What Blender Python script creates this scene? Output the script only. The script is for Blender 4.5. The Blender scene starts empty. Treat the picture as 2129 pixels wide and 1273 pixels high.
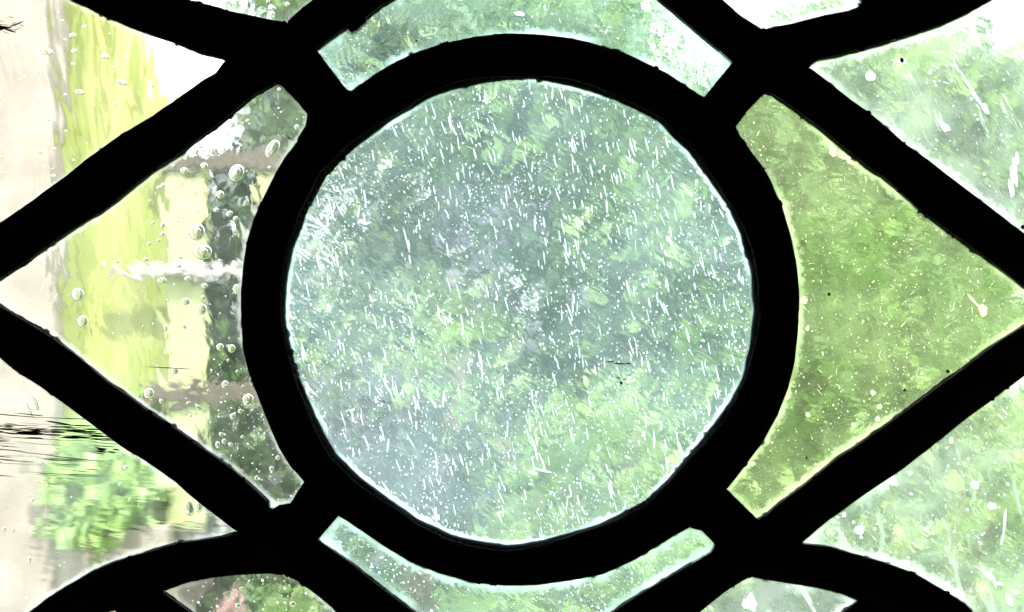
import bpy, bmesh, math, random
import numpy as np
from mathutils import Vector, Matrix, noise as mnoise

random.seed(11)
rng = np.random.default_rng(11)
R = math.radians
S = 0.00012373            # metres per photograph pixel on the window
CAM = 0.45                # camera distance from the window
scene = bpy.context.scene
col = scene.collection

# ------------------------------------------------------------------ camera, world, sun, exposure
cam_d = bpy.data.cameras.new('camera')
cam = bpy.data.objects.new('camera', cam_d); col.objects.link(cam)
cam.location = (0, -CAM, 0); cam.rotation_euler = (R(90), 0, 0)
cam_d.sensor_width = 36
cam_d.lens = 36 * CAM / (2129 * S)
cam_d.clip_start = 0.01; cam_d.clip_end = 500
cam_d.dof.use_dof = True; cam_d.dof.focus_distance = CAM
cam_d.dof.aperture_fstop = cam_d.lens / 1.9
scene.camera = cam

SUN_AZ, SUN_EL = 158, 60
w = bpy.data.worlds.new('World'); scene.world = w; w.use_nodes = True
nt = w.node_tree; nt.nodes.clear()
sky = nt.nodes.new('ShaderNodeTexSky'); sky.sky_type = 'NISHITA'; sky.sun_disc = False
sky.sun_elevation = R(SUN_EL); sky.sun_rotation = R(SUN_AZ); sky.dust_density = 5.0; sky.ozone_density = 0.3; sky.air_density = 0.8
bgn = nt.nodes.new('ShaderNodeBackground'); bgn.inputs[1].default_value = 0.15
out = nt.nodes.new('ShaderNodeOutputWorld')
# bright thin cloud over most of the sky
tcw = nt.nodes.new('ShaderNodeTexCoord'); nw = nt.nodes.new('ShaderNodeTexNoise')
nw.inputs['Scale'].default_value = 3.0; nw.inputs['Detail'].default_value = 6
nt.links.new(tcw.outputs['Generated'], nw.inputs['Vector'])
mrw = nt.nodes.new('ShaderNodeMapRange'); mrw.inputs[1].default_value = .35; mrw.inputs[2].default_value = .6
mrw.inputs[3].default_value = .45; mrw.inputs[4].default_value = .95
nt.links.new(nw.outputs['Fac'], mrw.inputs[0])
mw = nt.nodes.new('ShaderNodeMix'); mw.data_type = 'RGBA'; mw.inputs[7].default_value = (6.6, 6.8, 7.0, 1)
nt.links.new(mrw.outputs[0], mw.inputs[0]); nt.links.new(sky.outputs[0], mw.inputs[6])
nt.links.new(mw.outputs[2], bgn.inputs[0]); nt.links.new(bgn.outputs[0], out.inputs[0])

sd = bpy.data.lights.new('sun', 'SUN'); sd.energy = 2.0; sd.angle = R(0.5); sd.color = (1, .95, .87)
sun = bpy.data.objects.new('sun', sd); col.objects.link(sun)
sv = Vector((math.sin(R(SUN_AZ)) * math.cos(R(SUN_EL)), math.cos(R(SUN_AZ)) * math.cos(R(SUN_EL)), math.sin(R(SUN_EL))))
sun.rotation_euler = sv.to_track_quat('Z', 'Y').to_euler()

scene.view_settings.view_transform = 'Standard'; scene.view_settings.look = 'None'
scene.view_settings.exposure = 2.42; scene.view_settings.gamma = 1
scene.view_settings.use_curve_mapping = False
cy = scene.cycles
cy.max_bounces = 14; cy.transmission_bounces = 12; cy.transparent_max_bounces = 12
cy.diffuse_bounces = 4; cy.glossy_bounces = 4
cy.caustics_refractive = True; cy.caustics_reflective = False
cy.sample_clamp_indirect = 6; cy.use_denoising = True

# ------------------------------------------------------------------ helpers
def P(px, py, y=0.0):
    return ((px - 1064.5) * S, y, (636.5 - py) * S)
def G(px, py, y):
    k = (y + CAM) / CAM                      # a garden point seen at that place of the window
    return ((px - 1064.5) * S * k, y, (636.5 - py) * S * k)

def tag(o, label=None, cat=None, group=None, kind=None):
    if label: o['label'] = label
    if cat: o['category'] = cat
    if group: o['group'] = group
    if kind: o['kind'] = kind
    return o
def empty(name, loc, label, cat, group=None):
    o = bpy.data.objects.new(name, None); col.objects.link(o); o.location = loc
    o.empty_display_size = 0.05
    return tag(o, label, cat, group)
def mesh_obj(name, verts, faces, mats, parent=None, fmat=None, smooth=False, world=True):
    me = bpy.data.meshes.new(name)
    me.from_pydata([tuple(map(float, v)) for v in verts], [], faces)
    for m in (mats if isinstance(mats, (list, tuple)) else [mats]): me.materials.append(m)
    if fmat is not None: me.polygons.foreach_set('material_index', fmat)
    if smooth: me.polygons.foreach_set('use_smooth', [True] * len(me.polygons))
    me.update()
    o = bpy.data.objects.new(name, me); col.objects.link(o)
    if parent is not None:
        o.parent = parent
        if world: o.location = -parent.location
    return o

# ------------------------------------------------------------------ materials
def new_mat(name):
    m = bpy.data.materials.new(name); m.use_nodes = True
    n = m.node_tree; n.nodes.clear()
    return m, n, n.nodes, n.links
def math_node(n, op, a, b=None, c=None, clamp=False):
    x = n.nodes.new('ShaderNodeMath'); x.operation = op; x.use_clamp = clamp
    for i, v in enumerate((a, b, c)):
        if v is None: continue
        if isinstance(v, (int, float)): x.inputs[i].default_value = v
        else: n.links.new(v, x.inputs[i])
    return x.outputs[0]
def px_coord(n, rot=0, sx=1, sz=1, off=0):
    """object position measured in photograph pixels, turned and stretched"""
    tc = n.nodes.new('ShaderNodeTexCoord')
    mp = n.nodes.new('ShaderNodeMapping'); mp.vector_type = 'POINT'
    mp.inputs['Rotation'].default_value = (0, R(rot), 0)
    mp.inputs['Scale'].default_value = (1, 1, 1)
    n.links.new(tc.outputs['Object'], mp.inputs['Vector'])
    m2 = n.nodes.new('ShaderNodeMapping')
    m2.inputs['Scale'].default_value = (sx / S, 1 / S, sz / S)
    m2.inputs['Location'].default_value = (off, off, 0)
    n.links.new(mp.outputs[0], m2.inputs['Vector'])
    return m2.outputs[0]
def noise(n, vec, size, detail=3, rough=.55, dist=0):
    t = n.nodes.new('ShaderNodeTexNoise'); t.inputs['Scale'].default_value = 1.0 / size
    t.inputs['Detail'].default_value = detail; t.inputs['Roughness'].default_value = rough
    t.inputs['Distortion'].default_value = dist
    n.links.new(vec, t.inputs['Vector']); return t.outputs['Fac']
def maprange(n, v, a, b, c=0.0, d=1.0, smooth=True):
    t = n.nodes.new('ShaderNodeMapRange'); t.interpolation_type = 'SMOOTHSTEP' if smooth else 'LINEAR'
    n.links.new(v, t.inputs[0])
    for i, x in zip((1, 2, 3, 4), (a, b, c, d)): t.inputs[i].default_value = x
    return t.outputs[0]

def glass_mats(name, tint, rough, waves, veil=.1, veil_var=.1, veil_col=(.8, .88, .86), veil_size=120,
               edge=.5, edge_w=14, scratch=0.0, scratch_rot=30, smears=0.0, smear_rot=-60, seed=0, fine=0.0):
    """returns the smooth inside face and the weathered outside face of one kind of glass"""
    res = []
    for side in (0, 1):
        m, n, N, L = new_mat(name + ('_inside' if side == 0 else '_outside'))
        o = N.new('ShaderNodeOutputMaterial')
        p = N.new('ShaderNodeBsdfPrincipled')
        p.inputs['Base Color'].default_value = (*[c ** .5 for c in tint], 1)
        p.inputs['Transmission Weight'].default_value = 1
        p.inputs['Roughness'].default_value = rough
        p.inputs['IOR'].default_value = 1.5
        last = None
        if side == 0:
            for k, (size, amp, rot, st) in enumerate(waves):
                vec = px_coord(n, rot, 1, 1 / st, seed * 37 + k * 11)
                h = noise(n, vec, size, 2, .5, .4)
                b = N.new('ShaderNodeBump'); b.inputs['Strength'].default_value = 1
                b.inputs['Distance'].default_value = amp * S
                L.new(h, b.inputs['Height'])
                if last is not None: L.new(last, b.inputs['Normal'])
                last = b.outputs[0]
            if last is not None: L.new(last, p.inputs['Normal'])
            L.new(p.outputs[0], o.inputs[0])
        else:
            vec = px_coord(n, 0, 1, 1, seed * 19)
            f = maprange(n, noise(n, vec, veil_size, 5, .62, .3), .32, .7, max(0, veil - veil_var), veil + veil_var)
            if fine > 0:
                fv = px_coord(n, 20, 1, .6, seed * 7)
                f = math_node(n, 'ADD', f, maprange(n, noise(n, fv, 9, 3, .7), .52, .8, 0, fine))
            at = N.new('ShaderNodeAttribute'); at.attribute_name = 'edge_px'
            wob = math_node(n, 'MULTIPLY', maprange(n, noise(n, vec, 16, 4, .7), .25, .75, .45, 1.7), edge_w)
            e = math_node(n, 'DIVIDE', at.outputs['Fac'], wob)
            e = math_node(n, 'SUBTRACT', 1.0, e, clamp=True)
            lump = maprange(n, noise(n, vec, 230, 2), .42, .58, .1, 1.35)
            e = math_node(n, 'MULTIPLY', math_node(n, 'MULTIPLY', e, edge), lump)
            f = math_node(n, 'ADD', f, e)
            if scratch > 0:
                for rr, sz in ((scratch_rot, 5), (scratch_rot + 77, 6)):
                    sv_ = px_coord(n, rr, .035, 1.0, seed * 5 + rr)
                    patch = maprange(n, noise(n, vec, 150, 2), .45, .62)
                    sc = math_node(n, 'MULTIPLY', maprange(n, noise(n, sv_, sz * .5, 2, .6), .66, .76), patch)
                    f = math_node(n, 'ADD', f, math_node(n, 'MULTIPLY', sc, scratch))
            if smears > 0:
                sv_ = px_coord(n, smear_rot, .22, 1.0, seed * 3)
                sm = maprange(n, noise(n, sv_, 34, 5, .65, .5), .57, .7)
                f = math_node(n, 'ADD', f, math_node(n, 'MULTIPLY', sm, smears))
            f = math_node(n, 'MINIMUM', f, .96)
            t = N.new('ShaderNodeBsdfTranslucent'); t.inputs[0].default_value = (*veil_col, 1)
            mx = N.new('ShaderNodeMixShader')
            L.new(f, mx.inputs[0]); L.new(p.outputs[0], mx.inputs[1]); L.new(t.outputs[0], mx.inputs[2])
            L.new(mx.outputs[0], o.inputs[0])
        res.append(m)
    return res

def simple_mat(name, c, rough=.7, var=.15, size=.02, metallic=0, bump=0.0):
    m, n, N, L = new_mat(name)
    o = N.new('ShaderNodeOutputMaterial'); p = N.new('ShaderNodeBsdfPrincipled')
    p.inputs['Roughness'].default_value = rough; p.inputs['Metallic'].default_value = metallic
    tc = N.new('ShaderNodeTexCoord')
    f = noise(n, tc.outputs['Object'], size, 6, .6)
    mx = N.new('ShaderNodeMix'); mx.data_type = 'RGBA'
    mx.inputs[6].default_value = (*[x * (1 - var) for x in c], 1)
    mx.inputs[7].default_value = (*[min(1, x * (1 + var)) for x in c], 1)
    L.new(maprange(n, f, .3, .7), mx.inputs[0]); L.new(mx.outputs[2], p.inputs['Base Color'])
    if bump:
        b = N.new('ShaderNodeBump'); b.inputs['Distance'].default_value = bump
        L.new(noise(n, tc.outputs['Object'], size * .4, 5), b.inputs['Height']); L.new(b.outputs[0], p.inputs['Normal'])
    L.new(p.outputs[0], o.inputs[0]); return m

def leaf_mat(name, c1, c2, trans=.5):
    m, n, N, L = new_mat(name)
    o = N.new('ShaderNodeOutputMaterial')
    at = N.new('ShaderNodeAttribute'); at.attribute_name = 'leaf_tone'
    mx = N.new('ShaderNodeMix'); mx.data_type = 'RGBA'
    mx.inputs[6].default_value = (*c1, 1); mx.inputs[7].default_value = (*c2, 1)
    L.new(at.outputs['Fac'], mx.inputs[0])
    d = N.new('ShaderNodeBsdfPrincipled'); d.inputs['Roughness'].default_value = .45
    t = N.new('ShaderNodeBsdfTranslucent')
    L.new(mx.outputs[2], d.inputs['Base Color']); L.new(mx.outputs[2], t.inputs[0])
    ms = N.new('ShaderNodeMixShader'); ms.inputs[0].default_value = trans
    L.new(d.outputs[0], ms.inputs[1]); L.new(t.outputs[0], ms.inputs[2]); L.new(ms.outputs[0], o.inputs[0])
    return m

LEAD = simple_mat('dark_lead', (.012, .012, .0135), .55, .5, .0016, 0.0, .00006)
SOLDER = simple_mat('dull_solder', (.014, .014, .015), .5, .4, .002, 0.0, .00008)

def seed_mat(name, c):
    m, n, N, L = new_mat(name)
    o = N.new('ShaderNodeOutputMaterial'); t = N.new('ShaderNodeBsdfTranslucent'); t.inputs[0].default_value = (*c, 1)
    L.new(t.outputs[0], o.inputs[0]); return m
SEED_WHITE = seed_mat('white_seed', (.92, .95, .97))
SEED_YELLOW = seed_mat('pale_yellow_seed', (.90, .91, .76))
GRIME_SHADOW = simple_mat('grime_and_shadow', (.035, .05, .04), .8, .3, .001)
def clear_mat(name, tint, rough=0.0):
    m, n, N, L = new_mat(name)
    o = N.new('ShaderNodeOutputMaterial'); p = N.new('ShaderNodeBsdfPrincipled')
    p.inputs['Base Color'].default_value = (*tint, 1); p.inputs['Transmission Weight'].default_value = 1
    p.inputs['Roughness'].default_value = rough; p.inputs['IOR'].default_value = 1.5
    L.new(p.outputs[0], o.inputs[0]); return m
AIR = clear_mat('bubble_air', (1, 1, 1))

# ------------------------------------------------------------------ the garden and the dark room
def box_geo(V, F, x0, x1, y0, y1, z0, z1):
    b = len(V)
    V += [(x0, y0, z0), (x1, y0, z0), (x1, y1, z0), (x0, y1, z0), (x0, y0, z1), (x1, y0, z1), (x1, y1, z1), (x0, y1, z1)]
    F += [tuple(b + i for i in f) for f in ((0, 3, 2, 1), (4, 5, 6, 7), (0, 1, 5, 4), (1, 2, 6, 5), (2, 3, 7, 6), (3, 0, 4, 7))]

GZ = -0.98                                   # garden level below the window's centre
OX0, OX1, OZ0, OZ1 = P(-215, 0)[0], P(2345, 0)[0], P(0, 1615)[2], P(0, -345)[2]
plaster = simple_mat('dim_plaster', (.05, .048, .045), .95, .2, .05)
V, F = [], []
for b in ((-1.5, OX0, -.3, .012, GZ - .2, 1.8), (OX1, 1.5, -.3, .012, GZ - .2, 1.8),
          (OX0, OX1, -.3, .012, OZ1, 1.8), (OX0, OX1, -.3, .012, GZ - .2, OZ0),
          (-1.5, -1.4, -2.6, -.3, GZ - .2, 1.8), (1.4, 1.5, -2.6, -.3, GZ - .2, 1.8),
          (-1.5, 1.5, -2.7, -2.6, GZ - .2, 1.8), (-1.4, 1.4, -2.6, -.3, 1.7, 1.8), (-1.4, 1.4, -2.6, -.3, GZ - .2, GZ - .1)):
    box_geo(V, F, *b)
tag(mesh_obj('wall', V, F, plaster), kind='structure')  # unseen room shell, added out of view to keep daylight off the lead

# lawn sheet to the horizon and a pale paved terrace on it
def sheet(name, x0, x1, y0, y1, z, mat, nx=40, ny=40, amp=0.0):
    V, F = [], []
    for j in range(ny + 1):
        for i in range(nx + 1):
            x = x0 + (x1 - x0) * i / nx; y = y0 + (y1 - y0) * j / ny
            V.append((x, y, z + amp * mnoise.noise(Vector((x, y, 0)))))
    for j in range(ny):
        for i in range(nx):
            a = j * (nx + 1) + i; F.append((a, a + 1, a + nx + 2, a + nx + 1))
    return tag(mesh_obj(name, V, F, mat, smooth=True), kind='structure')
sheet('lawn', -150, 150, .05, 300, GZ - .12, simple_mat('mown_grass', (.07, .13, .025), .9, .4, .12), amp=.0)
sheet('paving', -9, G(640, 0, 9)[0], .06, 26, GZ, simple_mat('pale_paving', (.20, .20, .17), .85, .12, .25), 60, 60, .004)

def add_attr(o, name, per_face_vals):
    a = o.data.attributes.new(name, 'FLOAT', 'FACE'); a.data.foreach_set('value', np.asarray(per_face_vals, dtype=np.float32))

def leaves(blobs, n, size, aspect=.5, seed=0, clump=.12):
    """leaf quads folded along the midrib, in clumps spread through ellipsoids [(c, r, weight)]"""
    g = np.random.default_rng(seed)
    V, F, tones = [], [], []
    wts = np.array([b[2] for b in blobs], float); wts /= wts.sum()
    ncl = max(4, n // 26)
    for _ in range(ncl):
        c, r, _w = blobs[g.choice(len(blobs), p=wts)]
        d = g.normal(size=3); d /= np.linalg.norm(d); d *= g.uniform(.25, 1) ** .5
        cc = np.array(c) + d * np.array(r)
        tone = .44 + 1.5 * mnoise.noise(Vector((cc[0] * 4.6 + seed, cc[1] * .8, cc[2] * 4.6))) + g.uniform(-.15, .15)  # patches of sunlit and shaded foliage put into the clump tone
        for _ in range(26):
            p = cc + g.normal(size=3) * clump
            u = g.normal(size=3); u /= np.linalg.norm(u)
            nrm = g.normal(size=3) + np.array([0, -.2, .9]); v = np.cross(nrm, u); v /= np.linalg.norm(v) + 1e-9
            nn = np.cross(u, v)
            l = size * g.uniform(.6, 1.4); wd = l * aspect
            b = len(V)
            V += [p, p + u * l * .5 + v * wd * .5 + nn * wd * .12, p + u * l, p + u * l * .5 - v * wd * .5 + nn * wd * .12]
            F += [(b, b + 1, b + 2), (b, b + 2, b + 3)]
            a = min(1, max(0, tone + g.uniform(-.22, .22))); tones += [a, a]
    return V, F, tones

def stem_geo(V, F, p0, p1, r0, r1, k=7):
    p0, p1 = Vector(p0), Vector(p1); ax = (p1 - p0).normalized()
    u = ax.orthogonal().normalized(); v = ax.cross(u); b = len(V)
    for p, r in ((p0, r0), (p1, r1)):
        for i in range(k):
            a = 2 * math.pi * i / k; V.append(tuple(p + (u * math.cos(a) + v * math.sin(a)) * r))
    for i in range(k): F.append((b + i, b + (i + 1) % k, b + k + (i + 1) % k, b + k + i))
BARK = simple_mat('brown_bark', (.12, .09, .065), .9, .3, .05)

def shrub(name, label, cat, blobs_px, y, n, size, mat, seed, aspect=.5, clump=.11, depth=.5, group=None, zb=None):
    """blobs_px: (px, py, rx_px, ry_px, weight) as seen at distance y"""
    k = (y + CAM) / CAM * S
    blobs = [((*G(a, b, y)[:1], y + 0, G(a, b, y)[2]), (rx * k, depth, ry * k), wt) for a, b, rx, ry, wt in blobs_px]
    cx = sum(b[0][0] for b in blobs) / len(blobs)
    zb = GZ - .12 if zb is None else zb
    root = empty(name, (cx, y, zb), label, cat, group)
    V, F, tones = leaves(blobs, n, size, aspect, seed, clump)
    f = mesh_obj('foliage' if cat != 'tree' else 'crown', V, F, mat, root)
    add_attr(f, 'leaf_tone', tones)
    V, F = [], []
    for c, r, _ in blobs:
        mid = (cx * .7 + c[0] * .3, y, (zb + c[2]) / 2)
        stem_geo(V, F, (cx + random.uniform(-.05, .05), y, zb - .02), mid, .03, .02)
        stem_geo(V, F, mid, c, .02, .006)
    mesh_obj('stem' if cat != 'tree' else 'trunk', V, F, BARK, root, smooth=True)
    return root

M_DARK = leaf_mat('shaded_to_sunlit_leaf', (.010, .026, .036), (.38, .50, .19), .45)  # shaded dark to sunlit lime put into one leaf colour
M_MID = leaf_mat('mid_green_leaf', (.05, .12, .04), (.26, .40, .13), .5)
M_LIME = leaf_mat('sunlit_lime_leaf', (.12, .22, .05), (.32, .42, .14), .5)  # sunlit look of the leaves put into their colour
M_OLIVE = leaf_mat('olive_green_leaf', (.05, .14, .020), (.17, .30, .05), .55)
M_PURPLE_SHADE = leaf_mat('purple_shade_leaf', (.05, .05, .075), (.11, .10, .14), .35)  # dark purplish shade put into a leaf colour

# GARDEN-BEGIN
shrub('tall_tree', 'tall dark green tree behind the round pane, filling the garden view', 'tree',
      [(1000, 240, 330, 200, 3), (760, 420, 260, 330, 3), (1120, 280, 330, 330, 4), (1050, 700, 420, 300, 4), (800, 930, 300, 240, 3), (900, -20, 330, 160, 2)], 6.6, 17000, .075, M_DARK, 1)
shrub('broad_tree', 'broad mid-green tree behind the upper right panes', 'tree',
      [(1480, 420, 330, 300, 3), (1780, 420, 250, 300, 3), (1700, 200, 190, 160, 2), (1300, 620, 300, 240, 2), (2030, 400, 150, 200, 2.2), (1880, 190, 120, 120, 1.5), (2060, 270, 110, 120, 1.4), (1100, 290, 200, 110, 1.0), (1150, 60, 240, 130, 1.4)], 6.2, 19000, .08, M_MID, 2)
shrub('hedge', 'long olive green hedge across the right of the garden', 'hedge',
      [(1750, 820, 330, 240, 3), (2080, 800, 260, 260, 3), (1760, 640, 220, 150, 2), (2000, 1150, 330, 180, 2), (1600, 1050, 200, 200, 2)], 5.6, 9000, .06, M_OLIVE, 3)
shrub('lime_shrub', 'lime green shrub low behind the round pane', 'shrub',
      [(1330, 900, 120, 110, 2), (1200, 980, 130, 120, 2), (1360, 1110, 150, 80, 2), (1120, 1180, 130, 80, 1.5), (930, 740, 60, 40, .2)], 5.1, 1500, .07, M_LIME, 4)
shrub('lime_shrub', 'lime green shrub behind the lower right pane', 'shrub',
      [(2080, 1010, 130, 160, 2), (1960, 1130, 150, 90, 1.3), (1980, 760, 70, 80, .6)], 5.05, 1000, .07, M_LIME, 5)
shrub('purple_shade_clump', 'purple-grey leaves put in for shade at lower left of the round pane', 'shrub',
      [(740, 880, 90, 90, 1.5), (850, 1010, 110, 80, 1.5), (1035, 500, 40, 110, .7)], 5.3, 900, .06, M_PURPLE_SHADE, 6)  # leaf clumps added where the foliage is only in deep shade
shrub('evergreen_shrub', 'dark evergreen shrub behind the wooden frame', 'shrub',
      [(480, 480, 70, 150, 2), (490, 720, 70, 130, 2), (600, 220, 70, 90, 1.2), (520, 970, 140, 80, 3), (590, 1240, 120, 60, 1.5), (600, 20, 100, 50, 1)], 5.7, 7500, .05, leaf_mat('blackish_green_leaf', (.018, .05, .028), (.13, .23, .085), .45), 7, clump=.07, depth=.25)
# GARDEN-END

shrub('fern', 'bright green fern clump low beside the off-white pillar', 'fern',
      [(205, 1000, 75, 75, 2), (180, 1060, 50, 30, .6), (250, 950, 60, 40, .8)], 4.95, 5200, .085, leaf_mat('fresh_green_leaf', (.36, .54, .20), (.42, .60, .25), .5), 12, clump=.05, depth=.12, zb=G(0, 1098, 4.9)[2])

# tall strap-leaved clump, lime and upright
def strap_plant():
    y = 5.3; root = empty('strap_leaved_plant', (G(220, 0, y)[0], y, G(0, 1090, y)[2]), 'tall lime green plant with upright strap leaves beside the white pillar', 'plant')
    g = np.random.default_rng(5); V, F, tones = [], [], []
    for i in range(420):
        px = g.uniform(98, 345); yy = y - .32 + .5 * (i / 420)
        top = 640 - 900 * (1 - max(0, (px - 200) / 150) * .55) + g.uniform(0, 260)
        bot = 1085 + g.uniform(0, 12) 
        lean = g.normal() * 12; wd = g.uniform(.015, .045); tone = g.uniform(0, 1)
        n = 10; b = len(V); fw = g.uniform(-.5, .5)
        for k in range(n + 1):
            t = k / n; p = G(px + lean * t * t, bot + (top - bot) * t, yy); w_ = wd * (math.sin(math.pi * min(1, .12 + t * .88)) ** .5 + .1)
            V += [(p[0] - w_, p[1] + fw * w_, p[2]), (p[0], p[1] - .01, p[2]), (p[0] + w_, p[1] - fw * w_, p[2])]
        for k in range(n):
            a = b + 3 * k; F += [(a, a + 1, a + 4, a + 3), (a + 1, a + 2, a + 5, a + 4)]; tones += [tone, tone]
    o = mesh_obj('leaf_blades', V, F, leaf_mat('pale_lime_blade', (.34, .42, .12), (.54, .57, .25), .5), root)
    add_attr(o, 'leaf_tone', tones)
strap_plant()

def bevel(o, w_):
    bm = bmesh.new(); bm.from_mesh(o.data); bmesh.ops.bevel(bm, geom=bm.edges[:], offset=w_, segments=2, affect='EDGES', profile=.5)
    bm.to_mesh(o.data); bm.free(); return o
def gbox(name, px0, py0, px1, py1, y, dy, mat, parent=None, bw=.006):
    a = G(px0, py1, y); b = G(px1, py0, y); V, F = [], []
    box_geo(V, F, a[0], b[0], y, y + dy, a[2], b[2])
    return bevel(mesh_obj(name, V, F, mat, parent), bw)

RENDER_W = simple_mat('off_white_render', (.215, .195, .165), .9, .18, .12, 0, .004)
pil = gbox('pillar', -420, -700, 112, 1300, 4.8, .12, RENDER_W, None, .02)
tag(pil, 'off-white rendered pillar at the far left of the garden', 'pillar')

pl = empty('planter', (G(215, 0, 5.2)[0], 5.2, GZ), 'low pale stone planter under the lime strap-leaved plant', 'planter')
x0, x1, zt = G(105, 0, 4.8)[0], G(345, 0, 4.8)[0], G(0, 1100, 4.8)[2]
V, F = [], []
for b_ in ((x0, x1, 4.82, 4.88, GZ - .02, zt), (x0, x1, 5.58, 5.64, GZ - .02, zt), (x0, x0 + .06, 4.883, 5.577, GZ - .02, zt), (x1 - .06, x1, 4.883, 5.577, GZ - .02, zt)): box_geo(V, F, *b_)
bevel(mesh_obj('box', V, F, RENDER_W, pl), .008)
V, F = [], []; box_geo(V, F, x0 + .062, x1 - .062, 4.885, 5.575, GZ, zt - .03)
mesh_obj('soil', V, F, simple_mat('dark_soil', (.05, .035, .025), .95, .3, .03), pl)

CREAM = simple_mat('cream_paint', (.26, .30, .145), .7, .08, .05)
BROWN = simple_mat('weathered_brown_wood', (.058, .050, .036), .8, .25, .05)
GREYW = simple_mat('pale_grey_wood', (.21, .205, .205), .8, .1, .05)
fr = empty('garden_gate', (G(400, 0, 4.9)[0], 4.9, GZ), 'wooden garden gate with a cream post and brown rails beside the lime plant', 'gate')
gbox('post', 345, 352, 425, 1100, 4.92, .06, CREAM, fr)
gbox('stile', 535, 353, 590, 797, 4.92, .06, CREAM, fr)
tag(gbox('rail', 318, 318, 592, 352, 4.90, .1, BROWN, fr), 'brown top rail')
tag(gbox('rail', 228, 550, 592, 578, 4.88, .03, GREYW, fr), 'pale grey middle rail')
tag(gbox('rail', 290, 798, 592, 838, 4.90, .1, BROWN, fr), 'brown lower rail')

# roses low by the terrace
ro = shrub('rose_bush', 'rose bush with pink blooms behind the lowest left pane', 'shrub', [(560, 1290, 90, 60, 1)], 5.0, 500, .04, M_MID, 8, clump=.05, depth=.15)
V, F, tones = leaves([((G(492, 1262, 4.9)[0], 4.85, G(492, 1262, 4.9)[2]), (.035, .03, .028), 1)], 60, .018, .8, 9, .02)
b = mesh_obj('bloom', V, F, leaf_mat('pink_petal', (.34, .17, .20), (.50, .32, .34), .5), ro); add_attr(b, 'leaf_tone', tones)

# ------------------------------------------------------------------ the leaded window: traced outlines
circle = [(1100,165),(1050,167),(993,174),(940,187),(891,205),(838,237),(788,270),(737,309),(678,366),(639,441),(612,515),(600,566),(595,620),(596,672),(605,722),(622,784),(644,834),(672,896),(700,944),(757,998),(821,1044),(870,1078),(934,1108),(983,1122),(1050,1133),(1121,1125),(1205,1101),(1276,1075),(1342,1040),(1399,984),(1446,927),(1488,875),(1521,828),(1545,781),(1561,701),(1567,640),(1563,598),(1555,543),(1535,478),(1510,427),(1480,382),(1430,315),(1366,252),(1321,226),(1276,207),(1209,185),(1141,170)]
A_top = [(-130,-240),(-80,-180),(-20,-115),(60,-50),(143,0),(201,28),(272,60),(352,88),(417,113),(465,125)]
A_bot = [(466,128),(460,136),(450,151),(420,168),(370,204),(347,219),(317,241),(256,277),(181,332),(141,365),(101,393),(65,420),(43,435),(0,463),(-60,500),(-130,545)]
B_up = [(-35,605),(0,585),(50,553),(101,515),(151,483),(226,436),(282,390),(327,355),(372,327),(402,302),(453,267),(503,226),(533,201),(576,177)]
B_tr = [(588,182),(619,214),(640,240),(636,264)]
B_arc = [(619,292),(593,325),(573,357),(551,402),(528,453),(513,503),(505,553),(501,610),(501,661),(505,722),(517,775),(538,829),(560,885),(582,935),(600,963)]
B_br = [(622,986),(633,1000),(622,1028),(605,1044),(582,1048)]
B_low = [(560,1040),(532,1014),(487,974),(420,927),(364,886),(308,850),(269,820),(224,790),(168,742),(112,699),(56,664),(0,630),(-35,605)]
C_top = [(-130,665),(-60,705),(0,745),(34,773),(84,806),(134,840),(196,885),(252,928),(308,963),(364,1002),(403,1036),(448,1070),(490,1103)]
C_bot = [(490,1106),(465,1112),(414,1120),(364,1128),(302,1145),(241,1165),(196,1184),(151,1210),(101,1240),(59,1273),(0,1325),(-60,1390),(-130,1480)]
T_bot = [(380,-8),(397,0),(432,8),(473,20),(528,33),(588,44)]
T_rt = [(598,43),(624,20),(649,0),(740,-75),(850,-165),(960,-260)]
T_lf = [(380,-8),(430,-90),(465,-180),(480,-260)]
O_bot = [(5,-260),(30,-230),(100,-160),(200,-92),(285,-48)]
O_rt = [(300,-50),(350,-130),(375,-200),(388,-260)]
F_lf = [(1092,-200),(900,-58),(821,0),(794,18),(762,43),(735,60),(728,59),(690,83),(661,106)]
F_end = [(659,110),(686,144),(722,187)]
F_arc = [(740,180),(780,153),(825,126),(870,106),(916,92),(983,77),(1051,70),(1118,72),(1186,79),(1231,89),(1299,110),(1344,131),(1389,153),(1434,183),(1463,202)]
F_end2 = [(1479,185),(1520,132)]
F_rt = [(1493,108),(1457,79),(1412,41),(1376,11),(1362,0),(1230,-105),(1092,-200)]
G_lf = [(1215,-260),(1350,-130),(1440,-52),(1500,0),(1540,33),(1584,61)]
G_bot = [(1590,60),(1646,49),(1716,31),(1762,23),(1782,15),(1788,5)]
G_rt = [(1784,0),(1745,-110),(1720,-200),(1712,-260)]
Q_bot = [(1885,-42),(1970,-85),(2060,-150),(2130,-220),(2160,-260)]
Q_lf = [(1870,-50),(1830,-130),(1810,-200),(1802,-260)]
H_top = [(1685,138),(1701,128),(1746,118),(1807,103),(1847,90),(1907,73),(1963,53),(2008,33),(2063,0),(2130,-45),(2200,-110),(2260,-180)]
H_bot = [(1687,142),(1721,168),(1762,201),(1807,234),(1852,271),(1882,299),(1932,334),(1963,360),(2013,398),(2058,432),(2098,463),(2129,485),(2190,528),(2260,575)]
I_up = [(1588,196),(1606,201),(1646,229),(1706,274),(1757,317),(1814,361),(1832,370),(1907,437),(1983,495),(2048,540),(2129,601),(2180,640)]
I_low = [(2180,640),(2129,674),(2077,706),(2040,732),(1987,772),(1945,801),(1903,833),(1850,873),(1818,896),(1776,926),(1739,949),(1691,988),(1660,1013),(1617,1044),(1588,1070),(1572,1077)]
I_end = [(1543,1049),(1512,1018)]
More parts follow.
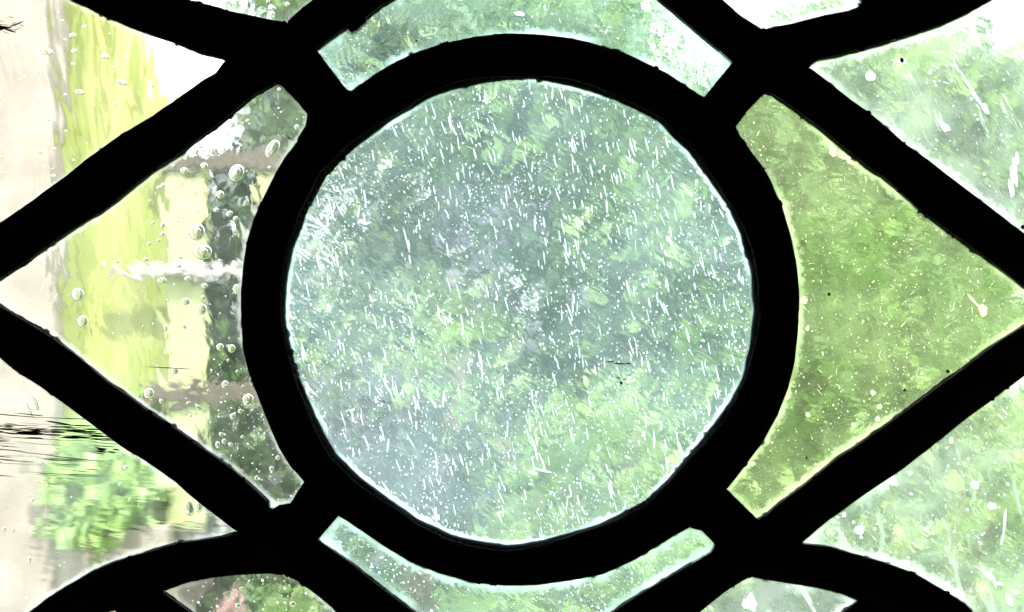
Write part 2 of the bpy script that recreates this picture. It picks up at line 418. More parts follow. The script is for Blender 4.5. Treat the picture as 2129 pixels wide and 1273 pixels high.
I_arc = [(1514,1015),(1549,970),(1586,920),(1617,864),(1639,806),(1652,753),(1659,695),(1661,642),(1661,603),(1656,543),(1643,483),(1626,427),(1601,372),(1586,347),(1553,302),(1545,292),(1529,264)]
I_end2 = [(1529,262),(1555,229),(1588,196)]
J_top = [(1669,1127),(1718,1086),(1797,1028),(1876,975),(1956,914),(2008,872),(2061,833),(2129,782),(2190,742),(2260,700)]
J_bot = [(1669,1129),(1718,1134),(1776,1150),(1839,1168),(1897,1189),(1935,1210),(1982,1237),(2008,1255),(2022,1273),(2080,1320),(2150,1390),(2205,1450),(2260,1520)]
K_top = [(1559,1200),(1612,1208),(1691,1221),(1744,1234),(1779,1247)]
K_lf = [(1559,1200),(1517,1224),(1480,1253),(1455,1273),(1330,1380),(1190,1530)]
K_rt = [(1777,1250),(1744,1273),(1712,1380),(1700,1530)]
R_top = [(1880,1292),(1970,1335),(2040,1400),(2100,1470),(2125,1530)]
R_lf = [(1870,1300),(1820,1400),(1795,1530)]
D_top = [(344,1229),(392,1212),(448,1201),(504,1196),(560,1193),(588,1196)]
D_rt = [(600,1200),(616,1207),(655,1235),(689,1263),(697,1273),(840,1400),(990,1530)]
D_lf = [(345,1231),(358,1240),(386,1260),(403,1273),(445,1380),(465,1530)]
E_top = [(5,1530),(40,1460),(100,1375),(170,1310),(232,1270)]
E_rt = [(240,1270),(300,1310),(350,1400),(375,1530)]
L_arc = [(704,1073),(749,1103),(798,1137),(852,1169),(907,1191),(979,1212),(1051,1218),(1118,1216),(1186,1207),(1254,1194),(1321,1164),(1366,1137),(1403,1114),(1434,1097)]
L_end2 = [(1457,1103),(1484,1130),(1475,1144)]
L_rt = [(1434,1169),(1389,1196),(1344,1223),(1299,1252),(1270,1273),(1180,1345),(1095,1405)]
L_lf = [(1095,1405),(960,1330),(852,1262),(834,1248),(780,1207),(735,1171),(690,1139),(663,1119)]
L_end = [(663,1119),(680,1095),(704,1073)]

def cat_(*e):
    o = []
    for x in e:
        for p in x:
            if not o or abs(o[-1][0] - p[0]) + abs(o[-1][1] - p[1]) > 1.5: o.append(p)
    if abs(o[-1][0] - o[0][0]) + abs(o[-1][1] - o[0][1]) <= 1.5: o.pop()
    return o
OPEN = {
 'circle': circle,
 'A': cat_(A_top, A_bot, [(-130,200)]),
 'B': cat_(B_up, B_tr, B_arc, B_br, B_low),
 'C': cat_(C_top, C_bot, [(-130,1000)]),
 'T': cat_(T_bot, T_rt, [(720,-260)], T_lf[::-1]),
 'O': cat_(O_bot, O_rt, [(200,-260)]),
 'F': cat_(F_lf, F_end, F_arc, F_end2, F_rt),
 'G': cat_(G_lf, G_bot, G_rt),
 'Q': cat_(Q_lf[::-1], Q_bot),
 'H': cat_(H_top[::-1], H_bot, [(2260,200)]),
 'I': cat_(I_up, I_low, I_end, I_arc, I_end2),
 'J': cat_(J_top[::-1], J_bot, [(2260,1100)]),
 'K': cat_(K_lf[::-1], K_top, K_rt),
 'R': cat_(R_lf[::-1], R_top),
 'D': cat_(D_lf[::-1], D_top, D_rt),
 'E': cat_(E_top, E_rt),
 'L': cat_(L_arc, L_end2, L_rt, L_lf, L_end),
}

window = empty('leaded_window', (0, 0, P(0, 1615)[2]), 'black leaded window of clear and pale green glass panes round a central disc', 'window')
window['kind'] = 'thing'

# ---- cames
def resample(pts, step):
    p = np.array(pts, float); d = np.r_[0, np.cumsum(np.hypot(*np.diff(p, axis=0).T))]
    n = max(2, int(d[-1] / step) + 1); t = np.linspace(0, d[-1], n)
    return np.c_[np.interp(t, d, p[:, 0]), np.interp(t, d, p[:, 1])], t
def smooth(p, it=2, closed=False):
    for _ in range(it):
        q = p.copy()
        if closed: q = (np.roll(p, 1, 0) + 2 * p + np.roll(p, -1, 0)) / 4
        else: q[1:-1] = (p[:-2] + 2 * p[1:-1] + p[2:]) / 4
        p = q
    return p
def rough_edge(p, away, seed, amp=.9, crumbs=.012):
    """uneven lead edge: slow wobble, grain and now and then a crumb of cement standing out"""
    g = np.random.default_rng(seed); n = len(p)
    w1 = np.interp(np.arange(n), np.arange(0, n + 12, 12), g.normal(size=len(np.arange(0, n + 12, 12)))) * amp * .9
    w2 = np.interp(np.arange(n), np.arange(0, n + 3, 3), g.normal(size=len(np.arange(0, n + 3, 3)))) * amp * .45
    c = np.zeros(n); i = 0
    while i < n:
        if g.random() < crumbs:
            L_ = g.integers(2, 8); h = g.uniform(2, 5.5); c[i:i + L_] += h * g.uniform(.5, 1, size=len(c[i:i + L_])); i += L_
        i += 1
    return p + away * (w1 + w2 + c)[:, None]

GT = .0012                      # half the glass thickness
def came(name, ea, eb, seed, label=None, closed=False, inset=(2.5, 2.5), capA=None, capB=None, mat=None):
    """H-shaped lead came between two traced edges; capA/capB run both edges on to a point under the joint"""
    step = 2.0
    if closed:
        # eb is matched to ea by angle around the circle's centre
        c = np.array([1081., 650.]); n = 1500
        ang = np.linspace(0, 2 * np.pi, n, endpoint=False)
        def polar(e):
            q = np.array(e + [e[0]], float); q, _ = resample(q.tolist(), 4); q = q[:-1] - c
            a = np.mod(np.arctan2(q[:, 1], q[:, 0]), 2 * np.pi); r = np.hypot(q[:, 0], q[:, 1]); o = np.argsort(a)
            return np.interp(ang, a[o], r[o], period=2 * np.pi)
        ra, rb = polar(ea), polar(eb)
        for _ in range(6): ra = (np.roll(ra, 1) + 2 * ra + np.roll(ra, -1)) / 4
        u = np.c_[np.cos(ang), np.sin(ang)]
        A0, B0 = c + u * ra[:, None], c + u * rb[:, None]
    else:
        ea, eb = list(ea), list(eb)
        if capA: ea = [capA] + ea; eb = [capA] + eb
        if capB: ea = ea + [capB]; eb = eb + [capB]
        A0, ta = resample(ea, step); n = len(A0)
        B0, _ = resample(eb, step); idx = np.linspace(0, len(B0) - 1, max(n, len(B0)))
        n = len(idx)
        B0 = np.c_[np.interp(idx, np.arange(len(B0)), B0[:, 0]), np.interp(idx, np.arange(len(B0)), B0[:, 1])]
        ia = np.linspace(0, len(A0) - 1, n)
        A0 = np.c_[np.interp(ia, np.arange(len(A0)), A0[:, 0]), np.interp(ia, np.arange(len(A0)), A0[:, 1])]
        A0, B0 = smooth(A0, 2), smooth(B0, 2)
    W = B0 - A0; wl = np.maximum(np.hypot(W[:, 0], W[:, 1]), 1e-3)[:, None]; U = W / wl
    fade = np.clip(wl / 60, 0, 1)
    A1 = rough_edge(A0, -U * fade, seed); B1 = rough_edge(B0, U * fade, seed + 500)
    g = np.random.default_rng(seed + 9)
    def slow(n, lo, hi):
        k = max(3, n // 60); v = g.uniform(lo, hi, k); x = np.interp(np.arange(n), np.linspace(0, n - 1, k), v)
        return x[:, None]
    insA = slow(n, inset[0] * .4, inset[0] * 1.6) * fade; insB = slow(n, inset[1] * .4, inset[1] * 1.6) * fade
    FA = rough_edge(A0 + U * insA, -U * fade, seed + 70, .35, .004); FB = rough_edge(B0 - U * insB, U * fade, seed + 90, .35, .004)
    if closed:
        for q in (FA, FB, A1, B1): q[-1] = (q[0] + q[-2]) / 2
    V, F = [], []
    def shell(Ea, Eb, prof):
        """prof: list of (t across, depth y) around the closed section"""
        b = len(V); m = len(prof)
        for i in range(n):
            for t, y in prof:
                q = Ea[i] + (Eb[i] - Ea[i]) * t; V.append(P(q[0], q[1], y))
        rows = n if closed else n - 1
        for i in range(rows):
            i2 = (i + 1) % n
            for j in range(m):
                F.append((b + i * m + j, b + i * m + (j + 1) % m, b + i2 * m + (j + 1) % m, b + i2 * m + j))
        if not closed:
            F.append(tuple(b + j for j in range(m))[::-1]); F.append(tuple(b + (n - 1) * m + j for j in range(m)))
    f0, f1 = -GT - .0001, -GT - .00035
    shell(FA, FB, [(0, f0), (0, f1), (.03, f1 - .00012), (.12, f1 - .0003), (.3, f1 - .00048), (.5, f1 - .00055), (.7, f1 - .00048), (.88, f1 - .0003), (.97, f1 - .00012), (1, f1), (1, f0)])
    shell(A1, B1, [(0, -f0), (1, -f0), (1, -f1), (.85, -f1 + .0002), (.5, -f1 + .0004), (.15, -f1 + .0002), (0, -f1)])
    shell(A1, B1, [(.42, f0 * .99), (.58, f0 * .99), (.58, -f0 * .99), (.42, -f0 * .99)])
    o = mesh_obj(name, V, F, mat or LEAD, window, smooth=False)
    if label: o['label'] = label
    bm = bmesh.new(); bm.from_mesh(o.data); bmesh.ops.recalc_face_normals(bm, faces=bm.faces); bm.to_mesh(o.data); bm.free()
    return o

def poly_dist(poly, pts):
    a = np.array(poly, float); b = np.roll(a, -1, 0); best = np.full(len(pts), 1e9); inside = np.zeros(len(pts), bool)
    for p, q in zip(a, b):
        d = q - p; t = np.clip(((pts - p) @ d) / max(d @ d, 1e-9), 0, 1)
        best = np.minimum(best, np.hypot(*(pts - p - t[:, None] * d).T))
        cond = ((p[1] > pts[:, 1]) != (q[1] > pts[:, 1]))
        xi = (q[0] - p[0]) * (pts[:, 1] - p[1]) / ((q[1] - p[1]) if abs(q[1] - p[1]) > 1e-9 else 1e-9) + p[0]
        inside ^= cond & (pts[:, 0] < xi)
    return best, inside

def joint(pts, seed, h=.0003):
    """soldered joint: a lumpy pad over and under the meeting cames"""
    from mathutils.geometry import delaunay_2d_cdt
    g = np.random.default_rng(seed)
    q, _ = resample([list(p) for p in pts] + [list(pts[0])], 4); q = q[:-1]
    q = q + g.normal(size=q.shape) * .35
    n = len(q); lo, hi = q.min(0), q.max(0)
    gx, gy = np.meshgrid(np.arange(lo[0], hi[0], 7), np.arange(lo[1], hi[1], 7)); ip = np.c_[gx.ravel(), gy.ravel()]
    d, ins = poly_dist(q, ip); ip = ip[ins & (d > 3)]
    allp = [Vector((float(a), float(b))) for a, b in np.r_[q, ip]]
    vo, eo, fo, *_r = delaunay_2d_cdt(allp, [(k, (k + 1) % n) for k in range(n)], [], 1, 1e-4)
    vp = np.array([[v.x, v.y] for v in vo]); dd, _ = poly_dist(q, vp)
    V, F = [], []; m = len(vp)
    for sgn in (-1, 1):
        for (x, z), e in zip(vp, dd):
            t = min(1, e / 30)
            V.append(P(x, z, sgn * (GT + .00055 + h * .6 + .0003 * (1 - (1 - t) ** 2) + t * .00012 * mnoise.noise(Vector((x * .03, z * .03, seed))))))
    cnt = {}
    for f in fo:
        F.append(tuple(f)); F.append(tuple(k + m for k in f)[::-1])
        for a, b in zip(f, f[1:] + f[:1]):
            if (b, a) in cnt: del cnt[(b, a)]
            else: cnt[(a, b)] = 1
    for a, b in cnt: F.append((a, b, b + m, a + m))
    o = mesh_obj('solder_joint', V, F, SOLDER, window, smooth=False)
    bm = bmesh.new(); bm.from_mesh(o.data); bmesh.ops.recalc_face_normals(bm, faces=bm.faces); bm.to_mesh(o.data); bm.free()
    return o

ring_outer = cat_(F_arc, [(1529,264)], I_arc[::-1], L_arc[::-1], B_arc[::-1])
came('lead_came', circle, ring_outer, 1, 'ring of lead round the disc', closed=True, inset=(9, 2.5))
came('lead_came', A_bot, [(576,177)] + B_up[::-1][1:], 2, capA=(580,120), capB=(-110,605))
came('lead_came', B_low[::-1], C_top[1:], 3, capA=(-110,605), capB=(570,1110))
came('lead_came', H_bot, I_up, 4, capA=(1600,130), capB=(2235,638))
came('lead_came', I_low, J_top[::-1], 5, capA=(2235,638), capB=(1600,1135))
came('lead_came', T_rt, F_lf[::-1], 6, capA=(590,115), capB=(1092,-300))
came('lead_came', F_rt[::-1], G_lf, 7, capA=(1092,-300), capB=(1590,125))
came('lead_came', L_lf[::-1], D_rt, 8, capA=(580,1120), capB=(1092,1560))
came('lead_came', L_rt, K_lf, 9, capA=(1580,1135), capB=(1092,1560))
came('lead_came', A_top, [(-40,-330)] + O_bot + [(330,-28)] + T_bot, 10, capB=(575,110))
came('lead_came', [(1590,60)] + G_bot[1:] + [(1835,-20)] + Q_bot + [(2210,-330)], H_top + [(2290,-220)], 11, capA=(1600,120))
came('lead_came', C_bot + [(-180,1540)], [(588,1196)] + D_top[::-1] + [(290,1250)] + E_top[::-1] + [(-10,1600)], 12, capA=(575,1130))
came('lead_came', J_bot + [(2300,1580)], K_top + [(1825,1268)] + R_top + [(2140,1590)], 13, capA=(1600,1140))
came('lead_came', O_rt, T_lf, 14, capA=(325,10)); came('lead_came', G_rt, Q_lf, 15, capA=(1850,45))
came('lead_came', E_rt, D_lf, 16, capA=(290,1200)); came('lead_came', K_rt, R_lf, 17, capA=(1840,1230))
X0, X1, Y0, Y1 = -130, 2260, -260, 1530
for k, (a, b) in enumerate((([(X0, Y0 - 85), (X0, Y1 + 85)], [(X0 - 85, Y0 - 85), (X0 - 85, Y1 + 85)]), ([(X1, Y0 - 85), (X1, Y1 + 85)], [(X1 + 85, Y0 - 85), (X1 + 85, Y1 + 85)]),
                            ([(X0, Y0), (X1, Y0)], [(X0, Y0 - 85), (X1, Y0 - 85)]), ([(X0, Y1), (X1, Y1)], [(X0, Y1 + 85), (X1, Y1 + 85)]))):
    came('lead_came', a, b, 20 + k, 'border lead at the edge of the window')

joint([(593,45),(661,108),(722,188),(745,195),(700,250),(632,308),(618,293),(637,263),(641,240),(619,213),(586,180),(464,126),(530,90)], 1)
joint([(1587,61),(1540,70),(1493,106),(1521,132),(1463,203),(1450,215),(1500,270),(1522,285),(1529,264),(1555,229),(1588,196),(1630,170),(1685,140),(1640,95)], 2)
joint([(600,962),(634,1000),(605,1045),(582,1049),(491,1105),(545,1150),(600,1199),(663,1120),(704,1072),(712,1050),(640,970),(620,940)], 3)
joint([(1512,1018),(1495,1005),(1440,1070),(1434,1096),(1458,1102),(1485,1131),(1477,1147),(1437,1170),(1485,1205),(1559,1199),(1610,1165),(1669,1128),(1573,1078)], 4)
joint([(722,60),(731,70),(742,66),(764,46),(760,36),(738,44)], 60)
joint([(-130,545),(-35,605),(-130,665),(-200,640),(-200,570)], 5)
joint([(2260,575),(2180,640),(2260,700),(2330,670),(2330,600)], 6)
joint([(960,-260),(1092,-200),(1215,-260),(1180,-330),(1000,-330)], 7)
joint([(990,1530),(1095,1405),(1190,1530),(1150,1600),(1030,1600)], 8)
joint([(285,-48),(380,-8),(375,80),(300,70),(225,0)], 9)
joint([(1788,5),(1880,-45),(1940,20),(1860,85),(1800,70)], 10)
joint([(344,1229),(236,1270),(215,1200),(270,1155),(340,1140)], 11)
joint([(1779,1248),(1880,1292),(1905,1230),(1850,1172),(1780,1165)], 12)

# ---- panes
def pane(key, mats, label, step=5):
    poly = OPEN[key]; a = np.array(poly); x0, y0 = a.min(0) - 22; x1, y1 = a.max(0) + 22
    xs = np.arange(x0, x1 + step, step); ys = np.arange(y0, y1 + step, step)
    gx, gy = np.meshgrid(xs, ys); pts = np.c_[gx.ravel(), gy.ravel()]
    d, ins = poly_dist(poly, pts); sd_ = np.where(ins, d, -d); keep = sd_ > -15
    nx = len(xs); V, F, fm, E = [], [], [], []
    idx = -np.ones(len(pts), int); idx[keep] = np.arange(keep.sum()); nk = int(keep.sum())
    kp = pts[keep]; ke = np.maximum(sd_[keep], 0)
    for yy in (-GT, GT):
        V += [P(x, z, yy) for x, z in kp]; E += ke.tolist()
    cnt = {}
    for j in range(len(ys) - 1):
        for i in range(nx - 1):
            q = [idx[j * nx + i], idx[j * nx + i + 1], idx[(j + 1) * nx + i + 1], idx[(j + 1) * nx + i]]
            if min(q) < 0: continue
            F.append((q[0], q[3], q[2], q[1])); fm.append(0)
            F.append((q[0] + nk, q[1] + nk, q[2] + nk, q[3] + nk)); fm.append(1)
            for s_, e_ in ((q[0], q[1]), (q[1], q[2]), (q[2], q[3]), (q[3], q[0])):
                if (e_, s_) in cnt: del cnt[(e_, s_)]
                else: cnt[(s_, e_)] = 1
    for s_, e_ in cnt: F.append((s_, e_, e_ + nk, s_ + nk)); fm.append(0)
    o = mesh_obj('glass_pane', V, F, mats, window, fmat=fm, smooth=False)
    at = o.data.attributes.new('edge_px', 'FLOAT', 'POINT'); at.data.foreach_set('value', np.array(E, dtype=np.float32))
    o['label'] = label
    return o

# PANE-PARAMS
clearA = glass_mats('clear_glass', (.97, .98, .93), 0.0, [(70, 1.0, 10, 3), (16, .06, 40, 2)], .03, .03, (.9, .9, .86), 150, .3, 9, 0, seed=1)
clearB = glass_mats('bubbly_glass', (.95, .97, .91), 0.0, [(70, .85, 10, 1.5), (20, .10, 40, 1.3)], .05, .03, (.9, .93, .88), 120, .35, 10, 0, seed=2)
clearC = glass_mats('streaky_glass', (.93, .96, .92), 0.0, [(60, .7, 85, 6), (9, .06, 85, 8)], .09, .08, (.80, .86, .80), 150, .5, 10, .1, 4, seed=3)
disc = glass_mats('seedy_disc_glass', (.84, .95, .90), .008, [(60, .9, 35, 1.6), (19, .26, 55, 2.6), (7, .035, 50, 2)], .17, .05, (.72, .93, .97), 200, 1.0, 9, .2, 35, seed=4, fine=.12)
teal = glass_mats('pale_teal_glass', (.80, .94, .89), .01, [(50, .9, 20, 1.3), (16, .2, 70, 1.5)], .16, .09, (.66, .90, .85), 110, .6, 16, .2, 60, .12, -50, seed=5)
olive = glass_mats('yellow_green_glass', (.86, .97, .66), .015, [(45, .6, 80, 1.8), (12, .12, 80, 1.6)], .15, .06, (.80, .93, .55), 160, .5, 14, .35, 28, .05, -60, seed=6, fine=.08)
paleH = glass_mats('scratched_pale_glass', (.90, .97, .90), .015, [(50, .6, 60, 2), (12, .15, 40, 2)], .22, .10, (.84, .95, .85), 150, .5, 18, .5, 38, .55, -62, seed=7)
paleJ = glass_mats('weathered_pale_glass', (.90, .97, .85), .015, [(50, .6, 60, 2), (12, .15, 40, 2)], .25, .12, (.80, .96, .80), 130, .5, 22, .4, 70, .25, -80, seed=8)
teal2 = glass_mats('seedy_teal_glass', (.77, .93, .82), .01, [(50, .7, 45, 1.6), (14, .22, 50, 1.8)], .17, .06, (.66, .90, .82), 110, .6, 16, .12, 50, seed=9)

p_disc = pane('circle', disc, 'round pale blue-green pane full of fine white seeds')
p_A = pane('A', clearA, 'clear pane over the white pillar')
p_B = pane('B', clearB, 'clear bubbly pane with round air rings')
p_C = pane('C', clearC, 'clear streaky pane with black horizontal scratches')
p_T = pane('T', clearB, 'small clear pane above the ring')
p_O = pane('O', clearA, 'corner pane')
p_F = pane('F', teal, 'curved pale teal pane above the ring')
p_G = pane('G', paleH, 'small pale pane above the curved teal one')
p_Q = pane('Q', paleH, 'corner pane')
p_H = pane('H', paleH, 'scratched pale green pane against the sky')
p_I = pane('I', olive, 'yellow-green pane beside the ring')
p_J = pane('J', paleJ, 'weathered pale green pane with white residue')
p_K = pane('K', paleH, 'small pale pane below the seedy teal one')
p_R = pane('R', paleJ, 'corner pane')
p_D = pane('D', clearB, 'small seedy pane with pink blooms behind')
p_E = pane('E', clearA, 'corner pane')
p_L = pane('L', teal2, 'curved seedy teal pane below the ring')

# ---- seeds, bubbles, scratches: sub-parts of their panes
def spindle(V, F, px, py, half_l, half_w, ang, y, thick, k=6, bend=0.0):
    """small lens-shaped grain on the glass; ang from vertical, in degrees, leaning to the right going down"""
    b = len(V); ca, sa = math.cos(R(ang)), math.sin(R(ang))
    rings = [(-1, 0), (-.6, .75), (0, 1), (.6, .75), (1, 0)]
    def put(t, r, phi):
        u = r * half_w * math.cos(phi); v = t * half_l; u += bend * (t * t) * half_l
        return P(px + u * ca + v * sa, py - u * sa + v * ca, y + r * thick * math.sin(phi))
    V.append(put(-1, 0, 0))
    for t, r in rings[1:-1]:
        for i in range(k): V.append(put(t, r, 2 * math.pi * i / k))
    V.append(put(1, 0, 0)); e = len(V) - 1
    for i in range(k):
        F.append((b, b + 1 + i, b + 1 + (i + 1) % k)); F.append((e, e - k + (i + 1) % k, e - k + i))
    for j in range(2):
        for i in range(k):
            q = b + 1 + j * k; F.append((q + i, q + k + i, q + k + (i + 1) % k, q + (i + 1) % k))

def flake(V, F, g, px, py, rx, ry, ang, y):
    # ragged blob of residue: uneven outline, thin, slightly domed
    b = len(V); k = 22; ca, sa = math.cos(R(ang)), math.sin(R(ang)); ph0 = g.uniform(0, 6, 3)
    a_ = .22 if rx * ry < 120 else .42
    for sgn in (-1, 1):
        for i in range(k):
            t = 2 * math.pi * i / k
            r = 1 + a_ * (.5 * math.sin(2 * t + ph0[0]) + .4 * math.sin(3 * t + ph0[1]) + .35 * math.sin(5 * t + ph0[2])) + g.normal() * a_ * .15
            u = ry * r * math.cos(t); v = rx * r * math.sin(t)
            V.append(P(px + u * ca + v * sa, py - u * sa + v * ca, y + sgn * .00003))
    V.append(P(px, py, y - .00009)); V.append(P(px, py, y + .00009))
    for i in range(k):
        i2 = (i + 1) % k
        F.append((b + i, b + i2, b + k + i2, b + k + i)); F.append((b + 2 * k, b + i2, b + i)); F.append((b + 2 * k + 1, b + k + i, b + k + i2))

def scatter(key, n, g, margin=4, box=None):
    a = np.array(OPEN[key]); lo, hi = a.min(0), a.max(0)
    if box: lo = np.maximum(lo, box[:2]); hi = np.minimum(hi, box[2:])
    pts = g.uniform(lo, hi, size=(n * 6 + 50, 2)); d, ins = poly_dist(OPEN[key], pts)
    pts = pts[ins & (d > margin)]
    if n > 300:      # seeds drift together in clouds
        dens = np.array([.62 + 1.1 * mnoise.noise(Vector((p[0] / 95, p[1] / 150, n % 7))) + .5 * mnoise.noise(Vector((p[0] / 28, p[1] / 40, 3.3))) for p in pts])
        pts = pts[g.random(len(pts)) < dens]
    return pts[:n]
def seeds(key, parent, n_streak, n_dot, mat, ang=12, spread=5, ls=(7, 26), ws=(1.3, 2.6), ds=(1.2, 2.4), seed=0, extra=(), name='seeds', y=GT, box=None):
    g = np.random.default_rng(seed); V, F = [], []
    for p in scatter(key, n_streak, g, 4, box):
        L_ = ls[0] + (ls[1] - ls[0]) * g.random() ** 2.5; w_ = g.uniform(*ws) * (.75 + .4 * L_ / ls[1])
        spindle(V, F, p[0], p[1], L_ / 2, w_ / 2, ang + g.normal() * spread, y + .0001, .00008)
    for p in scatter(key, n_dot, g, 3, box):
        r = ds[0] + (ds[1] - ds[0]) * g.random() ** 3
        spindle(V, F, p[0], p[1], r * g.uniform(.9, 1.6), r, ang + g.normal() * 15, y + .0001, .00008)
    for e in extra: flake(V, F, g, *e[:5], y + .0003)
    o = mesh_obj(name, V, F, mat, parent, world=False)
    tag(o, kind='stuff'); return o

seeds('circle', p_disc, 1150, 3800, SEED_WHITE, 13, 7, (6, 38), (1.9, 4.0), (.9, 2.5), 21,
      extra=[(1128, 979, 18, 2.4, 75), (1108, 984, 10, 3, 80), (845, 500, 24, 1.8, 14), (852, 540, 9, 2, 14)])
seeds('I', p_I, 190, 950, SEED_YELLOW, 20, 50, (5, 20), (1.0, 2.2), (.7, 2.1), 22,
      extra=[(1734, 316, 11, 8, 60), (1752, 324, 12, 6, 60), (1775, 335, 13, 9, 55), (1830, 846, 6, 5, 0), (1826, 872, 6, 5, 0), (1816, 817, 6, 5, 10), (1680, 683, 6, 4, 0), (1672, 625, 8, 7, 0), (1638, 825, 6, 6, 0), (1776, 884, 5, 5, 0), (1681, 863, 5, 5, 0), (2045, 645, 13, 9, 30), (2025, 625, 18, 3, 40), (1566, 965, 5, 4, 0)])
seeds('L', p_L, 25, 620, SEED_WHITE, 30, 40, (5, 11), (1.4, 2.4), (.9, 2.6), 23)
seeds('F', p_F, 40, 90, SEED_WHITE, 30, 40, (6, 16), (1.2, 2.2), (1, 2.5), 24, extra=[(1080, 28, 10, 5, 80), (1133, 17, 5, 3, 20)])
seeds('H', p_H, 60, 190, SEED_WHITE, 50, 25, (6, 22), (1.5, 3), (1, 3.4), 25,
      extra=[(1811, 158, 12, 9, 80), (1966, 264, 12, 7, 60), (1935, 150, 5, 4, 0), (2110, 360, 30, 6, 4), (2104, 392, 20, 5, 14), (2116, 330, 12, 5, 0), (2030, 200, 26, 4, 33), (2050, 226, 14, 5, 33), (2008, 165, 20, 3, 30), (1990, 140, 10, 3, 36), (1875, 127, 11, 4, 85)])
seeds('J', p_J, 60, 320, SEED_WHITE, 60, 40, (6, 20), (1.6, 3.4), (1, 3.4), 26,
      extra=[(1787, 1104, 11, 8, 60), (1858, 1005, 11, 5, 75), (1756, 1072, 5, 4, 0), (2029, 1010, 10, 7, 70), (2064, 1053, 10, 7, 60), (2090, 1090, 30, 3, -6), (2086, 1120, 14, 3, -10), (2060, 1200, 14, 6, 50), (2046, 1186, 8, 4, 20), (2078, 1215, 9, 4, 80), (2100, 1250, 14, 6, 20), (2112, 1232, 8, 5, 60), (1979, 917, 6, 5, 0), (1894, 985, 5, 4, 0)])
seeds('K', p_K, 30, 90, SEED_WHITE, 60, 40, (6, 24), (1.6, 3.4), (1, 3.4), 27, extra=[(1560, 1255, 18, 12, 40)])
seeds('D', p_D, 10, 190, SEED_WHITE, 60, 40, (6, 14), (1.6, 3.4), (1, 3.4), 28)
seeds('B', p_B, 6, 130, SEED_WHITE, 60, 40, (5, 10), (1, 2), (.8, 1.9), 29, box=(380, 760, 640, 1050))
seeds('B', p_B, 3, 70, SEED_WHITE, 60, 40, (5, 10), (1, 2), (.8, 1.7), 30)
seeds('C', p_C, 3, 40, SEED_WHITE, 60, 40, (5, 10), (1, 2), (.9, 2.2), 31)

def bubbles(parent, lst, mat=AIR):
    """true air bubbles: closed lenses inside the glass whose surface faces inwards"""
    V, F = [], []
    for px, py, rx, ry, ang in lst:
        b = len(V); k, m = 20, 9; ca, sa = math.cos(R(ang)), math.sin(R(ang)); dep = min(.0005, min(rx, ry) * S * .15)
        V.append(P(px, py, -dep))
        for j in range(1, m):
            th = math.pi * j / m
            for i in range(k):
                ph = 2 * math.pi * i / k; u = rx * math.sin(th) * math.cos(ph); v = ry * math.sin(th) * math.sin(ph)
                V.append(P(px + u * ca + v * sa, py - u * sa + v * ca, -dep * math.cos(th)))
        V.append(P(px, py, dep)); e = len(V) - 1
        for i in range(k):
            F.append((b, b + 1 + i, b + 1 + (i + 1) % k)); F.append((e, e - k + (i + 1) % k, e - k + i))
        for j in range(m - 2):
            for i in range(k):
                q = b + 1 + j * k; F.append((q + i, q + k + i, q + k + (i + 1) % k, q + (i + 1) % k))
    o = mesh_obj('air_bubbles', V, F, mat, parent, smooth=True, world=False)
    bm = bmesh.new(); bm.from_mesh(o.data); bmesh.ops.recalc_face_normals(bm, faces=bm.faces)
    bmesh.ops.reverse_faces(bm, faces=bm.faces); bm.to_mesh(o.data); bm.free()
    tag(o, kind='stuff'); return o
g = np.random.default_rng(77)
bb = [(492, 360, 16, 20, -25), (492, 358, 8, 11, -25), (567, 310, 13, 22, -30), (410, 482, 17, 19, 0), (411, 482, 7, 9, 0), (422, 524, 20, 17, 0), (424, 524, 9, 8, 0),
      (162, 612, 13, 14, 0), (172, 668, 11, 13, -20), (337, 584, 10, 7, 0), (388, 326, 7, 9, 0), (383, 355, 8, 7, 0), (425, 345, 8, 7, -20), (440, 311, 7, 6, 0), (477, 445, 8, 6, 30),
      (490, 455, 6, 5, 30), (458, 405, 9, 9, 0), (310, 818, 11, 12, 0), (516, 832, 12, 14, 0), (468, 800, 7, 9, 0), (458, 722, 8, 8, 0), (482, 725, 8, 9, 0), (364, 771, 8, 8, 0),
      (450, 437, 6, 5, 0), (492, 602, 8, 11, 0), (387, 627, 9, 8, 0), (420, 643, 10, 12, 0), (372, 553, 6, 4, 0), (426, 595, 7, 6, 0), (390, 580, 7, 5, 0), (345, 682, 4, 7, 0),
      (484, 866, 6, 7, 0), (500, 855, 5, 5, 0), (453, 925, 5, 8, 0), (466, 918, 5, 6, 0), (565, 975, 5, 6, 0), (578, 952, 5, 5, 0), (338, 487, 5, 5, 0), (330, 500, 5, 4, 0)]
for p in scatter('B', 90, g, 6):
    if p[0] > 300 or g.random() < .3: r = 1.8 + 3.5 * g.random() ** 2; bb.append((p[0], p[1], r, r * g.uniform(.8, 1.3), g.uniform(-40, 40)))
bubbles(p_B, bb)
bb = [(95, 107, 17, 8, -12), (166, 192, 10, 6, -15), (253, 172, 12, 6, -15), (219, 118, 9, 6, -15), (152, 74, 8, 5, 0), (155, 107, 6, 5, 0), (176, 56, 5, 4, 0), (384, 159, 6, 3, 0), (84, 317, 7, 4, 0), (263, 122, 4, 4, 0)]
for p in scatter('A', 70, g, 6, (-100, 0, 500, 500)): r = 1.5 + 2.5 * g.random() ** 2; bb.append((p[0], p[1], r * 1.5, r, -15))
bubbles(p_A, bb)
bb = [(394, 1056, 10, 17, 10), (414, 1054, 8, 12, 0), (67, 1040, 5, 5, 0), (262, 972, 6, 5, 0), (87, 961, 5, 4, 0), (62, 1164, 4, 7, 0), (9, 1100, 5, 5, 0), (28, 1102, 4, 4, 0), (72, 835, 7, 20, 25), (60, 850, 5, 20, 25), (250, 1007, 4, 4, 0)]
